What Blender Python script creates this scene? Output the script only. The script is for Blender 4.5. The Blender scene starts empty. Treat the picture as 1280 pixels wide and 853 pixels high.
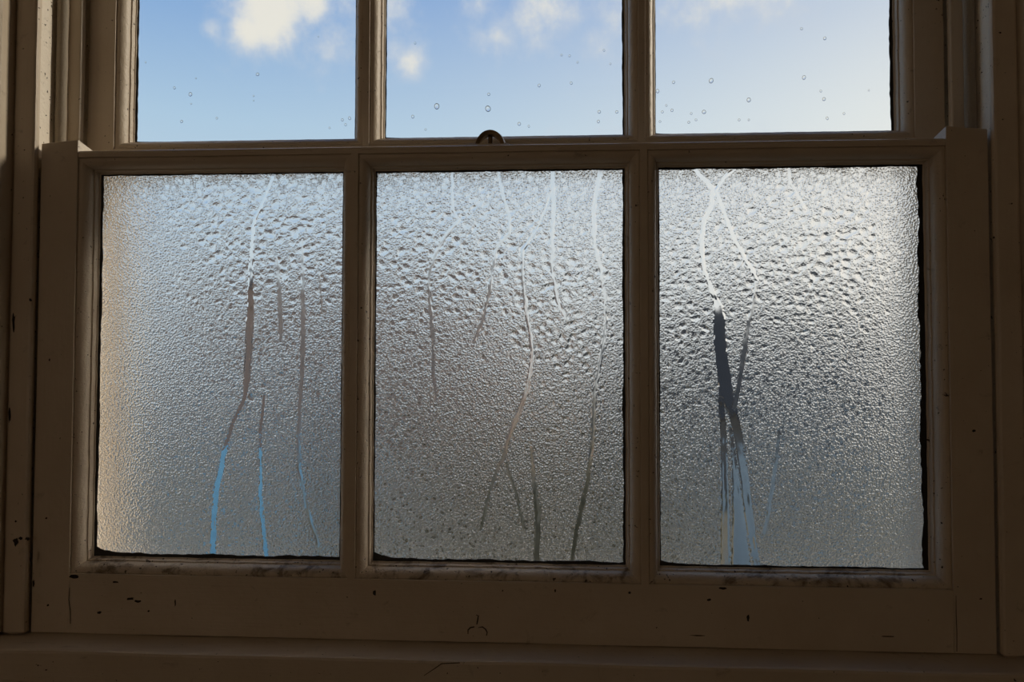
import bpy, bmesh, math, random
import numpy as np
from mathutils import Vector, Matrix

random.seed(7)
RNG = np.random.default_rng(11)
S = bpy.context.scene
C = S.collection

# ------------------------------------------------------------------ camera
# X right, Y outwards through the window, Z up; Z = 0 is the top of the inner sill,
# Y = 0 the room-side face of the lower sash.  Metres.
CAM = Vector((0.0562, -0.7217, 0.2581))
YAW, PITCH, ROLL, FPX = math.radians(-3.34), math.radians(1.866), math.radians(0.12), 961.0
fw = Vector((math.sin(YAW) * math.cos(PITCH), math.cos(YAW) * math.cos(PITCH), math.sin(PITCH)))
rt = Vector((math.cos(YAW), -math.sin(YAW), 0))
up = rt.cross(fw)
rt2 = math.cos(ROLL) * rt + math.sin(ROLL) * up
up2 = -math.sin(ROLL) * rt + math.cos(ROLL) * up
cd = bpy.data.cameras.new('camera')
cam = bpy.data.objects.new('camera', cd)
C.objects.link(cam)
cd.sensor_fit = 'HORIZONTAL'
cd.sensor_width = 36.0
cd.lens = FPX * 36.0 / 1280.0
cd.clip_start = 0.02
cd.clip_end = 500
m = Matrix((rt2, up2, -fw)).transposed().to_4x4()
m.translation = CAM
cam.matrix_world = m
S.camera = cam


def ray(px, py):
    return (fw + rt2 * ((px - 640.0) / FPX) - up2 * ((py - 426.5) / FPX))


def at(px, py, Y):
    """the point of the plane Y = const that the photograph shows at a pixel"""
    d = ray(px, py)
    return CAM + d * ((Y - CAM.y) / d.y)


# ------------------------------------------------------------------ view, world, sun
S.view_settings.view_transform = 'Standard'
S.view_settings.look = 'None'
S.view_settings.gamma = 1.0
S.view_settings.exposure = 0.0
S.view_settings.use_curve_mapping = False
S.cycles.max_bounces = 14
S.cycles.transmission_bounces = 10
S.cycles.diffuse_bounces = 5
S.cycles.glossy_bounces = 4
S.cycles.transparent_max_bounces = 12
S.cycles.sample_clamp_indirect = 3.0
S.cycles.use_denoising = True

SUN_AZ, SUN_EL = math.radians(66), math.radians(24)
SUN_DIR = Vector((math.sin(SUN_AZ) * math.cos(SUN_EL), math.cos(SUN_AZ) * math.cos(SUN_EL), math.sin(SUN_EL)))

world = bpy.data.worlds.new('sky')
S.world = world
world.use_nodes = True
wt = world.node_tree
wt.nodes.clear()


class NT:
    """tiny node-graph helper"""
    def __init__(self, tree):
        self.t = tree

    def n(self, kind, **kw):
        nd = self.t.nodes.new(kind)
        for k, v in kw.items():
            if k.startswith('_'):
                setattr(nd, k[1:], v)
        return nd

    def put(self, sock, v):
        if isinstance(v, bpy.types.NodeSocket):
            self.t.links.new(v, sock)
        else:
            sock.default_value = v

    def math(self, op, a, b=0.0, c=0.0, clamp=False):
        nd = self.n('ShaderNodeMath')
        nd.operation = op
        nd.use_clamp = clamp
        self.put(nd.inputs[0], a)
        self.put(nd.inputs[1], b)
        self.put(nd.inputs[2], c)
        return nd.outputs[0]

    def vmath(self, op, a, b=(0, 0, 0)):
        nd = self.n('ShaderNodeVectorMath')
        nd.operation = op
        self.put(nd.inputs[0], a)
        self.put(nd.inputs[1], b)
        return nd.outputs['Value'] if op in ('DOT_PRODUCT', 'LENGTH') else nd.outputs['Vector']

    def mix(self, f, a, b, blend='MIX'):
        nd = self.n('ShaderNodeMix')
        nd.data_type = 'RGBA'
        nd.blend_type = blend
        self.put(nd.inputs['Factor'], f)
        self.put(nd.inputs['A'], a if isinstance(a, bpy.types.NodeSocket) else (*a, 1))
        self.put(nd.inputs['B'], b if isinstance(b, bpy.types.NodeSocket) else (*b, 1))
        return [o for o in nd.outputs if o.type == 'RGBA'][0]

    def noise(self, vec, scale, detail=4, rough=0.5, dist=0.0):
        nd = self.n('ShaderNodeTexNoise')
        if vec is not None:
            self.put(nd.inputs['Vector'], vec)
        nd.inputs['Scale'].default_value = scale
        nd.inputs['Detail'].default_value = detail
        nd.inputs['Roughness'].default_value = rough
        nd.inputs['Distortion'].default_value = dist
        return nd.outputs['Fac']

    def smooth(self, v, lo, hi):
        nd = self.n('ShaderNodeMapRange')
        nd.interpolation_type = 'SMOOTHSTEP'
        self.put(nd.inputs['Value'], v)
        nd.inputs['From Min'].default_value = lo
        nd.inputs['From Max'].default_value = hi
        return nd.outputs['Result']

    def ramp(self, v, stops):
        nd = self.n('ShaderNodeValToRGB')
        self.put(nd.inputs['Fac'], v)
        e = nd.color_ramp.elements
        while len(e) < len(stops):
            e.new(0.5)
        for q, (p, col) in zip(e, stops):
            q.position = p
            q.color = (*col, 1)
        return nd.outputs['Color']


g = NT(wt)
dirv = g.n('ShaderNodeTexCoord').outputs['Generated']
sep = g.n('ShaderNodeSeparateXYZ')
wt.links.new(dirv, sep.inputs[0])
elev = sep.outputs['Z']
base = g.ramp(g.math('MULTIPLY_ADD', elev, 0.5, 0.5),
              [(0.0, (0.16, 0.16, 0.15)), (0.5, (0.60, 0.66, 0.70)), (0.58, (0.60, 0.72, 0.81)), (0.645, (0.455, 0.63, 0.81)),
               (0.72, (0.215, 0.395, 0.73)), (1.0, (0.10, 0.21, 0.50))])
dots = g.math('MAXIMUM', g.vmath('DOT_PRODUCT', dirv, tuple(SUN_DIR)), 0.0)
glow = g.math('POWER', dots, 2.1)
lowsky = g.smooth(elev, 0.62, 0.12)
haze = g.math('MULTIPLY', glow, g.math('MULTIPLY_ADD', lowsky, 1.15, 0.35), clamp=True)
sky = g.mix(haze, base, (1.02, 0.97, 0.88))
# broken cumulus: drifting noise everywhere, denser where cloud puffs stand
nz = g.noise(dirv, 9.0, 7, 0.58, 0.3)
nz2 = g.noise(dirv, 26.0, 8, 0.62)
puffs = [  # pixel of the photograph, angular radius in px, weight
    (338, 14, 36, 1.0), (312, 38, 20, .9), (372, -8, 40, .9), (264, 38, 12, .55), (408, 54, 32, .55), (430, -30, 60, .5),
    (514, 76, 17, .66), (494, 62, 16, .45), (490, 14, 24, .5), (632, 44, 26, .55), (662, 34, 26, .6), (600, 2, 24, .42),
    (700, 12, 42, .56), (745, 42, 22, .55), (765, 4, 44, .56), (872, 52, 15, .3), (905, -4, 36, .62), (960, -14, 40, .62), (830, -40, 60, .5),
]
blob = None
for (px, py, r, w) in puffs:
    d = ray(px, py).normalized()
    k = 2.0 / (r * 1.25 / FPX) ** 2
    e = g.math('EXPONENT', g.math('MULTIPLY', g.math('SUBTRACT', g.vmath('DOT_PRODUCT', dirv, tuple(d)), 1.0), k))
    e = g.math('MULTIPLY', e, w)
    blob = e if blob is None else g.math('MAXIMUM', blob, e)
dens = g.math('ADD', g.math('MULTIPLY', blob, 0.60), g.math('MULTIPLY_ADD', nz, 0.75, g.math('MULTIPLY', nz2, 0.62)))
cover = g.smooth(dens, 0.72, 1.16)
shade = g.smooth(dens, 0.86, 1.30)
ccol = g.mix(shade, (0.64, 0.69, 0.78), (0.93, 0.88, 0.78))
sky = g.mix(g.math('MULTIPLY', cover, 0.92), sky, ccol)
bg = g.n('ShaderNodeBackground')
wt.links.new(sky, bg.inputs['Color'])
bg.inputs['Strength'].default_value = 1.0
wo = g.n('ShaderNodeOutputWorld')
wt.links.new(bg.outputs[0], wo.inputs['Surface'])

sl = bpy.data.lights.new('sun', 'SUN')
sl.energy = 2.3
sl.color = (1.0, 0.86, 0.68)
sl.angle = math.radians(9)
sun = bpy.data.objects.new('sun', sl)
C.objects.link(sun)
sun.rotation_euler = (-SUN_DIR).to_track_quat('-Z', 'Y').to_euler()


# ------------------------------------------------------------------ materials
def material(name):
    mt = bpy.data.materials.new(name)
    mt.use_nodes = True
    mt.node_tree.nodes.clear()
    h = NT(mt.node_tree)
    out = h.n('ShaderNodeOutputMaterial')
    return mt, h, out


def principled(h, out, col, rough=0.5, spec=0.5, metal=0.0, bump=None, dist=0.001, strength=1.0):
    p = h.n('ShaderNodeBsdfPrincipled')
    h.put(p.inputs['Base Color'], col if isinstance(col, bpy.types.NodeSocket) else (*col, 1))
    h.put(p.inputs['Roughness'], rough)
    p.inputs['Specular IOR Level'].default_value = spec
    p.inputs['Metallic'].default_value = metal
    if bump is not None:
        b = h.n('ShaderNodeBump')
        b.inputs['Strength'].default_value = strength
        b.inputs['Distance'].default_value = dist
        h.put(b.inputs['Height'], bump)
        h.t.links.new(b.outputs[0], p.inputs['Normal'])
    h.t.links.new(p.outputs[0], out.inputs['Surface'])
    return p


def objcoord(h, scale=(1, 1, 1)):
    tc = h.n('ShaderNodeTexCoord').outputs['Object']
    mp = h.n('ShaderNodeMapping')
    mp.inputs['Scale'].default_value = scale
    h.t.links.new(tc, mp.inputs['Vector'])
    return mp.outputs['Vector']


def paint(name, c0, c1, grime=0.5, speck=0.72, bump=1.0, stretch=(1, 1, 1), rough=0.42, lo=0.60):
    mt, h, out = material(name)
    v = objcoord(h)
    vs = objcoord(h, stretch)
    big = h.noise(v, 9, 5, 0.6)
    col = h.mix(h.smooth(big, 0.3, 0.7), c0, c1)
    dirt = h.smooth(h.noise(v, 55, 6, 0.65, 0.6), lo, lo + 0.2)
    col = h.mix(h.math('MULTIPLY', dirt, grime), col, (0.16, 0.115, 0.075))
    dots = h.smooth(h.noise(v, 260, 2, 0.5), speck, speck + 0.05)
    col = h.mix(dots, col, (0.05, 0.035, 0.025))
    stroke = h.noise(vs, 330, 3, 0.55)
    peel = h.noise(v, 1300, 2, 0.5)
    lump = h.noise(v, 120, 4, 0.6)
    ht = h.math('ADD', h.math('MULTIPLY', stroke, 0.6), h.math('MULTIPLY_ADD', peel, 0.18, h.math('MULTIPLY', lump, 0.9)))
    ht = h.math('SUBTRACT', ht, h.math('MULTIPLY', dots, 0.6))
    principled(h, out, col, h.math('MULTIPLY_ADD', big, 0.2, rough - 0.1), 0.4, bump=ht, dist=0.0009, strength=0.55 * bump)
    return mt


M = {}
CREAM0, CREAM1 = (0.60, 0.50, 0.385), (0.66, 0.565, 0.45)
M['paint_v'] = paint('cream gloss paint, brushed upright', CREAM0, CREAM1, stretch=(1, 1, 0.06))
M['paint_h'] = paint('cream gloss paint, brushed sideways', CREAM0, CREAM1, stretch=(0.06, 1, 1))
M['paint_old'] = paint('old grimy cream paint', CREAM0, CREAM1, grime=0.85, speck=0.69, bump=1.5, stretch=(1, 1, 1))
M['paint_grimy'] = paint('mouldy cream paint on the glazing ledge', CREAM0, CREAM1, grime=0.92, speck=0.66, bump=1.6, lo=0.47)
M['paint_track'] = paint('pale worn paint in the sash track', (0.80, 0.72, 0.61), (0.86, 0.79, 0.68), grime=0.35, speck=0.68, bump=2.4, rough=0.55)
M['paint_out'] = paint('outdoor cream paint', (0.78, 0.70, 0.56), (0.82, 0.75, 0.62), grime=0.2, rough=0.55)
M['plaster'] = paint('painted plaster', (0.44, 0.39, 0.32), (0.48, 0.43, 0.36), grime=0.15, speck=0.9, bump=0.6, rough=0.8)


def simple(name, col, rough=0.6, metal=0.0, nscale=None, var=0.25, dist=0.001, strength=0.5, spec=0.4):
    mt, h, out = material(name)
    c, b = col, None
    if nscale:
        nzz = h.noise(objcoord(h), nscale, 5, 0.6)
        c = h.mix(nzz, tuple(x * (1 - var) for x in col), tuple(min(1, x * (1 + var)) for x in col))
        b = nzz
    principled(h, out, c, rough, spec, metal, b, dist, strength)
    return mt


M['chip'] = simple('bare dark wood under chipped paint', (0.028, 0.018, 0.012), 0.8, nscale=600)
M['scratch'] = simple('dirty crack in the paint', (0.05, 0.035, 0.025), 0.8, nscale=600)
M['seal'] = simple('black mould and mastic', (0.018, 0.016, 0.014), 0.55, nscale=900, var=0.6, dist=0.0006)
M['putty'] = simple('dried pale putty', (0.62, 0.57, 0.46), 0.7, nscale=500, var=0.15, dist=0.0006)
M['brass'] = simple('painted tarnished brass', (0.24, 0.16, 0.085), 0.4, 0.55, nscale=300, var=0.4)
M['cord'] = simple('painted sash cord', (0.30, 0.25, 0.19), 0.75, nscale=500, var=0.2)
M['boards'] = simple('floor boards', (0.23, 0.15, 0.09), 0.5, nscale=12)
M['ceiling'] = simple('ceiling paint', (0.72, 0.69, 0.62), 0.9, nscale=40, var=0.05)
M['slate'] = simple('dark slate', (0.080, 0.072, 0.064), 0.9, nscale=8, var=0.35, spec=0.15)
M['stone'] = simple('stone', (0.42, 0.38, 0.32), 0.85, nscale=25)
M['fence'] = simple('light blue fence paint', (0.36, 0.74, 0.95), 0.6, nscale=15, var=0.12)
M['fence_pale'] = simple('pale grey blue fence paint', (0.44, 0.50, 0.50), 0.6, nscale=15, var=0.12)
M['render'] = simple('brown grey rendered wall', (0.20, 0.17, 0.14), 0.9, nscale=6)
M['lawn'] = simple('lawn', (0.22, 0.18, 0.10), 0.9, nscale=3, var=0.5)
M['leaf'] = simple('leaf green', (0.13, 0.115, 0.05), 0.6, nscale=4, var=0.5)
M['bark'] = simple('bark', (0.10, 0.07, 0.05), 0.9, nscale=30)
M['dark_glass'] = simple('dark window glass', (0.03, 0.035, 0.04), 0.08)
M['white'] = simple('white joinery', (0.7, 0.68, 0.64), 0.5)

mt, h, out = material('glowing shade of added fill lamp')  # emission of the added lamp that fills the dim front faces
em = h.n('ShaderNodeEmission')
em.inputs['Color'].default_value = (1.0, 0.80, 0.60, 1)
em.inputs['Strength'].default_value = 3.0
h.t.links.new(em.outputs[0], out.inputs['Surface'])
M['fill_glow'] = mt

mt, h, out = material('brickwork')
bt = h.n('ShaderNodeTexBrick')
tc = h.n('ShaderNodeTexCoord').outputs['Object']
sx = h.n('ShaderNodeSeparateXYZ')
mt.node_tree.links.new(tc, sx.inputs[0])
cx = h.n('ShaderNodeCombineXYZ')
mt.node_tree.links.new(h.math('ADD', sx.outputs['X'], sx.outputs['Y']), cx.inputs['X'])
mt.node_tree.links.new(sx.outputs['Z'], cx.inputs['Y'])
mt.node_tree.links.new(cx.outputs[0], bt.inputs['Vector'])
bt.inputs['Scale'].default_value = 1.0
bt.inputs['Brick Width'].default_value = 0.225
bt.inputs['Row Height'].default_value = 0.075
bt.inputs['Mortar Size'].default_value = 0.01
bt.inputs['Color1'].default_value = (0.44, 0.235, 0.15, 1)
bt.inputs['Color2'].default_value = (0.51, 0.295, 0.19, 1)
bt.inputs['Mortar'].default_value = (0.48, 0.43, 0.36, 1)
principled(h, out, bt.outputs['Color'], 0.85, 0.3)
M['brick'] = mt

# clear window glass: Fresnel reflection over straight-through transmission
mt, h, out = material('clear window glass')
lw = h.n('ShaderNodeLayerWeight')
lw.inputs['Blend'].default_value = 0.5
frs = h.math('MULTIPLY_ADD', h.math('POWER', lw.outputs['Facing'], 5.0), 0.94, 0.03)
tr = h.n('ShaderNodeBsdfTransparent')
tr.inputs['Color'].default_value = (0.975, 0.985, 0.98, 1)
gl = h.n('ShaderNodeBsdfGlossy')
gl.inputs['Roughness'].default_value = 0.0
ms = h.n('ShaderNodeMixShader')
h.put(ms.inputs[0], frs)
h.t.links.new(tr.outputs[0], ms.inputs[1])
h.t.links.new(gl.outputs[0], ms.inputs[2])
h.t.links.new(ms.outputs[0], out.inputs['Surface'])
M['clear_glass'] = mt


def glass(name, rough, ior=1.33, col=(1, 1, 1)):
    mt, h, out = material(name)
    b = h.n('ShaderNodeBsdfGlass')
    b.inputs['IOR'].default_value = ior
    b.inputs['Color'].default_value = (*col, 1)
    h.put(b.inputs['Roughness'], rough)
    h.t.links.new(b.outputs[0], out.inputs['Surface'])
    return mt


M['pane_glass'] = glass('window glass behind the condensation', 0.0, col=(0.93, 0.915, 0.89))
M['water'] = glass('water drop', 0.0)
M['streak'] = glass('wet glass in a drip track', 0.12)
M['streak_soft'] = glass('half fogged drip track', 0.30)

mt, h, out = material('condensation')
at_n = h.n('ShaderNodeAttribute')
at_n.attribute_name = 'fog'
fog = at_n.outputs['Fac']
b = h.n('ShaderNodeBsdfGlass')
b.inputs['IOR'].default_value = 1.33
h.put(b.inputs['Roughness'], h.math('MULTIPLY_ADD', fog, 0.20, 0.14))
vv = objcoord(h)
wv = h.n('ShaderNodeVectorMath'); wv.operation = 'MULTIPLY_ADD'
nzc = h.n('ShaderNodeTexNoise'); nzc.inputs['Scale'].default_value = 300; nzc.inputs['Detail'].default_value = 2
h.t.links.new(vv, nzc.inputs['Vector'])
h.t.links.new(nzc.outputs['Color'], wv.inputs[0]); wv.inputs[1].default_value = (0.0008,) * 3
h.t.links.new(vv, wv.inputs[2])
vo = h.n('ShaderNodeTexVoronoi'); vo.feature = 'SMOOTH_F1'
vo.inputs['Scale'].default_value = 540; vo.inputs['Smoothness'].default_value = 0.35
h.t.links.new(wv.outputs[0], vo.inputs['Vector'])
fine = h.math('MULTIPLY', h.math('SUBTRACT', 1.0, vo.outputs['Distance']), h.math('MULTIPLY_ADD', fog, 0.75, 0.25))
fine2 = h.noise(vv, 1100, 2, 0.5)
bp = h.n('ShaderNodeBump')
bp.inputs['Strength'].default_value = 1.0
bp.inputs['Distance'].default_value = 0.0013
h.put(bp.inputs['Height'], h.math('MULTIPLY_ADD', fine2, 0.25, fine))
h.t.links.new(bp.outputs[0], b.inputs['Normal'])
tl = h.n('ShaderNodeBsdfTranslucent')
tl.inputs['Color'].default_value = (0.9, 0.9, 0.9, 1)
ms = h.n('ShaderNodeMixShader')
h.put(ms.inputs[0], h.math('MULTIPLY_ADD', fog, 0.05, 0.03))
h.t.links.new(b.outputs[0], ms.inputs[1])
h.t.links.new(tl.outputs[0], ms.inputs[2])
h.t.links.new(ms.outputs[0], out.inputs['Surface'])
M['condensation'] = mt


# ------------------------------------------------------------------ mesh helpers
def tag(o, label=None, cat=None, kind=None, group=None):
    if label: o['label'] = label
    if cat: o['category'] = cat
    if kind: o['kind'] = kind
    if group: o['group'] = group
    return o


def empty(name, loc):
    o = bpy.data.objects.new(name, None)
    C.objects.link(o)
    o.location = loc
    o.empty_display_size = 0.05
    return o


def link(name, mesh, mat, parent=None, smooth=False):
    o = bpy.data.objects.new(name, mesh)
    C.objects.link(o)
    if mat is not None and not mesh.materials:
        mesh.materials.append(M[mat] if isinstance(mat, str) else mat)
    if smooth:
        mesh.polygons.foreach_set('use_smooth', [True] * len(mesh.polygons))
    if parent is not None:
        o.parent = parent
        p, loc = parent, Vector((0, 0, 0))
        while p is not None:
            loc += p.location
            p = p.parent
        if parent.parent is None:
            o.matrix_parent_inverse = Matrix.Translation(-parent.location)
    return o


def mesh_obj(name, verts, faces, mat, parent=None, smooth=False):
    me = bpy.data.meshes.new(name)
    me.from_pydata([tuple(v) for v in verts], [], faces)
    me.update()
    return link(name, me, mat, parent, smooth)


def wob(p, amp, seed=0.0):
    """slow hand-made waviness of old joinery, a smooth function of place"""
    x, y, z = p
    a = math.sin(61 * x + 17 * z + seed) + math.sin(143 * z - 37 * x + 1.7 * seed) + 0.6 * math.sin(331 * x + 289 * z + 23 * y + seed)
    b = math.sin(73 * z + 29 * x + 2.1 * seed) + math.sin(157 * x - 41 * z + seed) + 0.6 * math.sin(307 * z - 271 * x + seed)
    return Vector((a * amp / 2.6, b * amp * 0.6 / 2.6, b * amp / 2.6))


def board(name, x0, x1, y0, y1, z0, z1, mat, parent=None, r=0.0008, axis=None, amp=0.0, step=0.02, seed=0.0, warp=None, r4=None, cuts=()):
    """a board: rounded-rectangle section swept along its length in short steps, edges slightly wavy"""
    lo, hi = Vector((x0, y0, z0)), Vector((x1, y1, z1))
    size = hi - lo
    if axis is None:
        axis = max(range(3), key=lambda i: size[i])
    u, v = [i for i in range(3) if i != axis]
    r = min(r, size[u] * 0.45, size[v] * 0.45)
    sec = []
    ra, rb, rc_, rd = r4 or (r, r, r, r)
    for (cu, cv, a0, q) in ((hi[u] - ra, hi[v] - ra, 0, ra), (lo[u] + rb, hi[v] - rb, 90, rb), (lo[u] + rc_, lo[v] + rc_, 180, rc_), (hi[u] - rd, lo[v] + rd, 270, rd)):
        for k in range(3):
            a = math.radians(a0 + 45 * k)
            sec.append((cu + q * math.cos(a), cv + q * math.sin(a)))
    n = max(1, int(round(size[axis] / step))) if amp > 0 or warp else 1
    ts = [lo[axis]] + [lo[axis] + r] + [lo[axis] + r + (size[axis] - 2 * r) * k / n for k in range(1, n)] + [hi[axis] - r, hi[axis]]
    ts = sorted(ts + list(cuts))
    cu, cv = (lo[u] + hi[u]) / 2, (lo[v] + hi[v]) / 2
    verts, faces = [], []
    for i, t in enumerate(ts):
        s = 1.0
        for (a, b) in sec:
            if i in (0, len(ts) - 1):
                a = a - math.copysign(min(r, abs(a - cu)), a - cu)
                b = b - math.copysign(min(r, abs(b - cv)), b - cv)
            p = [0, 0, 0]
            p[axis], p[u], p[v] = t, a, b
            p = Vector(p)
            if amp:
                p += wob(p, amp, seed)
            if warp:
                p = warp(p)
            verts.append(p)
    K = len(sec)
    for i in range(len(ts) - 1):
        for k in range(K):
            faces.append((i * K + k, i * K + (k + 1) % K, (i + 1) * K + (k + 1) % K, (i + 1) * K + k))
    faces.append(tuple(range(K))[::-1])
    faces.append(tuple(range((len(ts) - 1) * K, len(ts) * K)))
    o = mesh_obj(name, verts, faces, mat, parent)
    bm = bmesh.new()
    bm.from_mesh(o.data)
    bmesh.ops.recalc_face_normals(bm, faces=bm.faces)
    bm.to_mesh(o.data)
    bm.free()
    return o


def boxes(name, lst, mat, parent=None):
    """several boxes of ONE thing in one mesh"""
    verts, faces = [], []
    for (x0, x1, y0, y1, z0, z1) in lst:
        b = len(verts)
        verts += [(x, y, z) for x in (x0, x1) for y in (y0, y1) for z in (z0, z1)]
        faces += [tuple(b + i for i in f) for f in ((0, 1, 3, 2), (4, 6, 7, 5), (0, 4, 5, 1), (2, 3, 7, 6), (0, 2, 6, 4), (1, 5, 7, 3))]
    return mesh_obj(name, verts, faces, mat, parent)


def tube(name, pts, rad, mat, parent=None, n=10):
    verts, faces = [], []
    for i, p in enumerate(pts):
        p = Vector(p)
        d = (Vector(pts[min(i + 1, len(pts) - 1)]) - Vector(pts[max(i - 1, 0)])).normalized()
        a = d.orthogonal().normalized()
        b = d.cross(a)
        r = rad(i) if callable(rad) else rad
        for k in range(n):
            t = 2 * math.pi * k / n
            verts.append(p + a * r * math.cos(t) + b * r * math.sin(t))
    for i in range(len(pts) - 1):
        for k in range(n):
            faces.append((i * n + k, i * n + (k + 1) % n, (i + 1) * n + (k + 1) % n, (i + 1) * n + k))
    faces.append(tuple(range(n))[::-1])
    faces.append(tuple(range((len(pts) - 1) * n, len(pts) * n)))
    return mesh_obj(name, verts, faces, mat, parent, smooth=True)


# ------------------------------------------------------------------ the room
RX, RY, FZ, CZ = 1.55, -2.9, -0.80, 1.65
WIN_Y, WOUT = -0.030, 0.190            # inner and outer face of the window wall
OX, OZ0, OZ1 = 0.490, -0.040, 1.030    # opening in the wall
tag(boxes('wall_front', [(-RX - .2, -OX, WIN_Y, WOUT, FZ - .1, CZ + .1), (OX, RX + .2, WIN_Y, WOUT, FZ - .1, CZ + .1),
                         (-OX, OX, WIN_Y, WOUT, FZ - .1, OZ0), (-OX, OX, WIN_Y, WOUT, OZ1, CZ + .1)], 'plaster'),
    'pale painted plaster wall around the sash window', 'wall', 'structure')
tag(boxes('wall_left', [(-RX - .2, -RX, RY, WIN_Y, FZ - .1, CZ + .1)], 'plaster'), 'pale painted side wall of the dim room, left of window', 'wall', 'structure')
tag(boxes('wall_right', [(RX, RX + .2, RY, WIN_Y, FZ - .1, CZ + .1)], 'plaster'), 'pale painted side wall of the dim room, right of window', 'wall', 'structure')
tag(boxes('wall_back', [(-RX - .2, RX + .2, RY - .2, RY, FZ - .1, CZ + .1)], 'plaster'), 'pale painted wall opposite the sash window', 'wall', 'structure')
tag(boxes('floor', [(-RX, RX, RY, WIN_Y, FZ - .1, FZ)], 'boards'), 'brown boarded floor of the dim room', 'floor', 'structure')
tag(boxes('ceiling', [(-RX, RX, RY, WIN_Y, CZ, CZ + .1)], 'ceiling'), 'off white ceiling of the dim room', 'ceiling', 'structure')

# ------------------------------------------------------------------ box frame of the sash window
PS = 0.4555                            # pulley stile face
T = 0.045                              # sash thickness
UY = 0.060                             # face of the upper sash
HEAD = 0.990
frame = tag(empty('window_frame', (0, 0.05, OZ0)), 'cream painted wooden box frame holding both sliding sashes', 'window frame', 'structure')
for s in (-1, 1):
    a, b_ = sorted((s * PS, s * OX))
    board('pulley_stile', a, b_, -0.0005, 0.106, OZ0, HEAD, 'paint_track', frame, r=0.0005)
    a, b_ = sorted((s * 0.4425, s * 0.4600))
    board('parting_bead', a, b_, T + 0.0020, T + 0.0100, 0.0, HEAD, 'paint_v', frame, r=0.0012, amp=0.0003)
    a, b_ = sorted((s * 0.4400, s * OX))
    board('outer_lining', a, b_, 0.1065, 0.124, OZ0, HEAD, 'paint_out', frame, r=0.001)
    # staff bead: flat strip with a rounded inner arris, holding the lower sash in its track
    a, b_ = sorted((s * 0.4508, s * 0.4735))
    o = board('staff_bead', a, b_, -0.0085, -0.0008, 0.0005, HEAD, 'paint_v', frame, r=0.0028, amp=0.00035, seed=2.0 * s)
board('head', -OX, OX, -0.0005, 0.124, HEAD, OZ1, 'paint_h', frame)
board('staff_bead', -0.4505, 0.4505, -0.0085, -0.0008, HEAD - 0.02, HEAD, 'paint_h', frame, r=0.0028)
for i, s in enumerate((-1, 1)):
    a, b_ = sorted((s * 0.4735, s * OX))
    tag(board('trim_%d' % (i + 1), a, b_, -0.0300, -0.0002, 0.0005, OZ1, 'paint_v', None, r=0.004, amp=0.0003, seed=s),
        'painted window lining beside the left staff bead' if s < 0 else 'painted window lining beside the right staff bead', 'window lining', 'structure')
    a, b_ = sorted((s * 0.494, s * 0.60))
    tag(board('trim_%d' % (i + 3), a, b_, -0.048, -0.0302, -0.03, OZ1 + .1, 'paint_v', None, r=0.004),
        'painted architrave board left of the window' if s < 0 else 'painted architrave board right of the window', 'architrave', 'structure')

sill = tag(empty('window_sill', (0, -0.02, -0.03)), 'cream painted wooden sill board under the lower sash', 'window sill', 'structure')


def sill_warp(p):
    return p


board('sill_board', -0.62, 0.62, -0.0435, 0.060, -0.0300, 0.0, 'paint_h', sill, r=0.0030, axis=0, amp=0.0006)
board('apron', -0.60, 0.60, -0.0330, -0.0302, -0.115, -0.0300, 'paint_h', sill, r=0.001, axis=0)
board('outer_sill', -0.52, 0.52, 0.061, 0.250, -0.060, -0.012, 'stone', sill, r=0.006, axis=0,
      warp=lambda p: p + Vector((0, 0, -0.10 * (p.y - 0.06))))

# ------------------------------------------------------------------ sashes
SIGHT = 0.0125
GD = 0.0205                            # glass face behind the sash face
PROFILE = [(0.0000, 0.0027), (0.0008, 0.0021)]
for k in range(1, 8):
    t = math.radians(90 * k / 7)
    PROFILE.append((0.0010 + 0.0080 * math.sin(t), 0.0018 + 0.0098 * (1 - math.cos(t))))
PROFILE += [(0.0092, 0.0132), (0.0104, 0.0132), (0.0108, 0.0140), (0.0112, 0.0184), (0.0121, 0.0187), (SIGHT, 0.0194), (SIGHT, 0.0211), (-0.0012, 0.0211), (-0.0012, 0.0027)]


def moulding(parent, rect, side, Y0, mat, seed):
    """one mitred length of ovolo glazing moulding along a side of a pane opening"""
    x0, x1, z0, z1 = rect
    L = (z1 - z0) if side in ('l', 'r') else (x1 - x0)
    n = max(6, int(L / 0.008))
    verts, faces = [], []
    K = len(PROFILE)
    for i in range(n + 1):
        for (w, d) in PROFILE:
            ww = max(w, 0.0)
            t = ww + (L - 2 * ww) * i / n
            if side == 'l': p = Vector((x0 + w, Y0 + d, z0 + t))
            elif side == 'r': p = Vector((x1 - w, Y0 + d, z0 + t))
            elif side == 'b': p = Vector((x0 + t, Y0 + d, z0 + w))
            else: p = Vector((x0 + t, Y0 + d, z1 - w))
            if 0 < i < n:
                p += wob(p, 0.00028 if d < 0.012 else 0.0004, seed)
            verts.append(p)
    for i in range(n):
        for k in range(K):
            faces.append((i * K + k, i * K + (k + 1) % K, (i + 1) * K + (k + 1) % K, (i + 1) * K + k))
    faces.append(tuple(range(K))[::-1])
    faces.append(tuple(range(n * K, (n + 1) * K)))
    o = mesh_obj('glazing_moulding', verts, faces, mat, parent)
    bm = bmesh.new()
    bm.from_mesh(o.data)
    bmesh.ops.recalc_face_normals(bm, faces=bm.faces)
    for f in bm.faces:
        f.smooth = len(f.verts) == 4
    for e in bm.edges:
        if len(e.link_faces) == 2 and e.calc_face_angle(0) > math.radians(28):
            e.smooth = False
    bm.to_mesh(o.data)
    bm.free()
    return o


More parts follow.
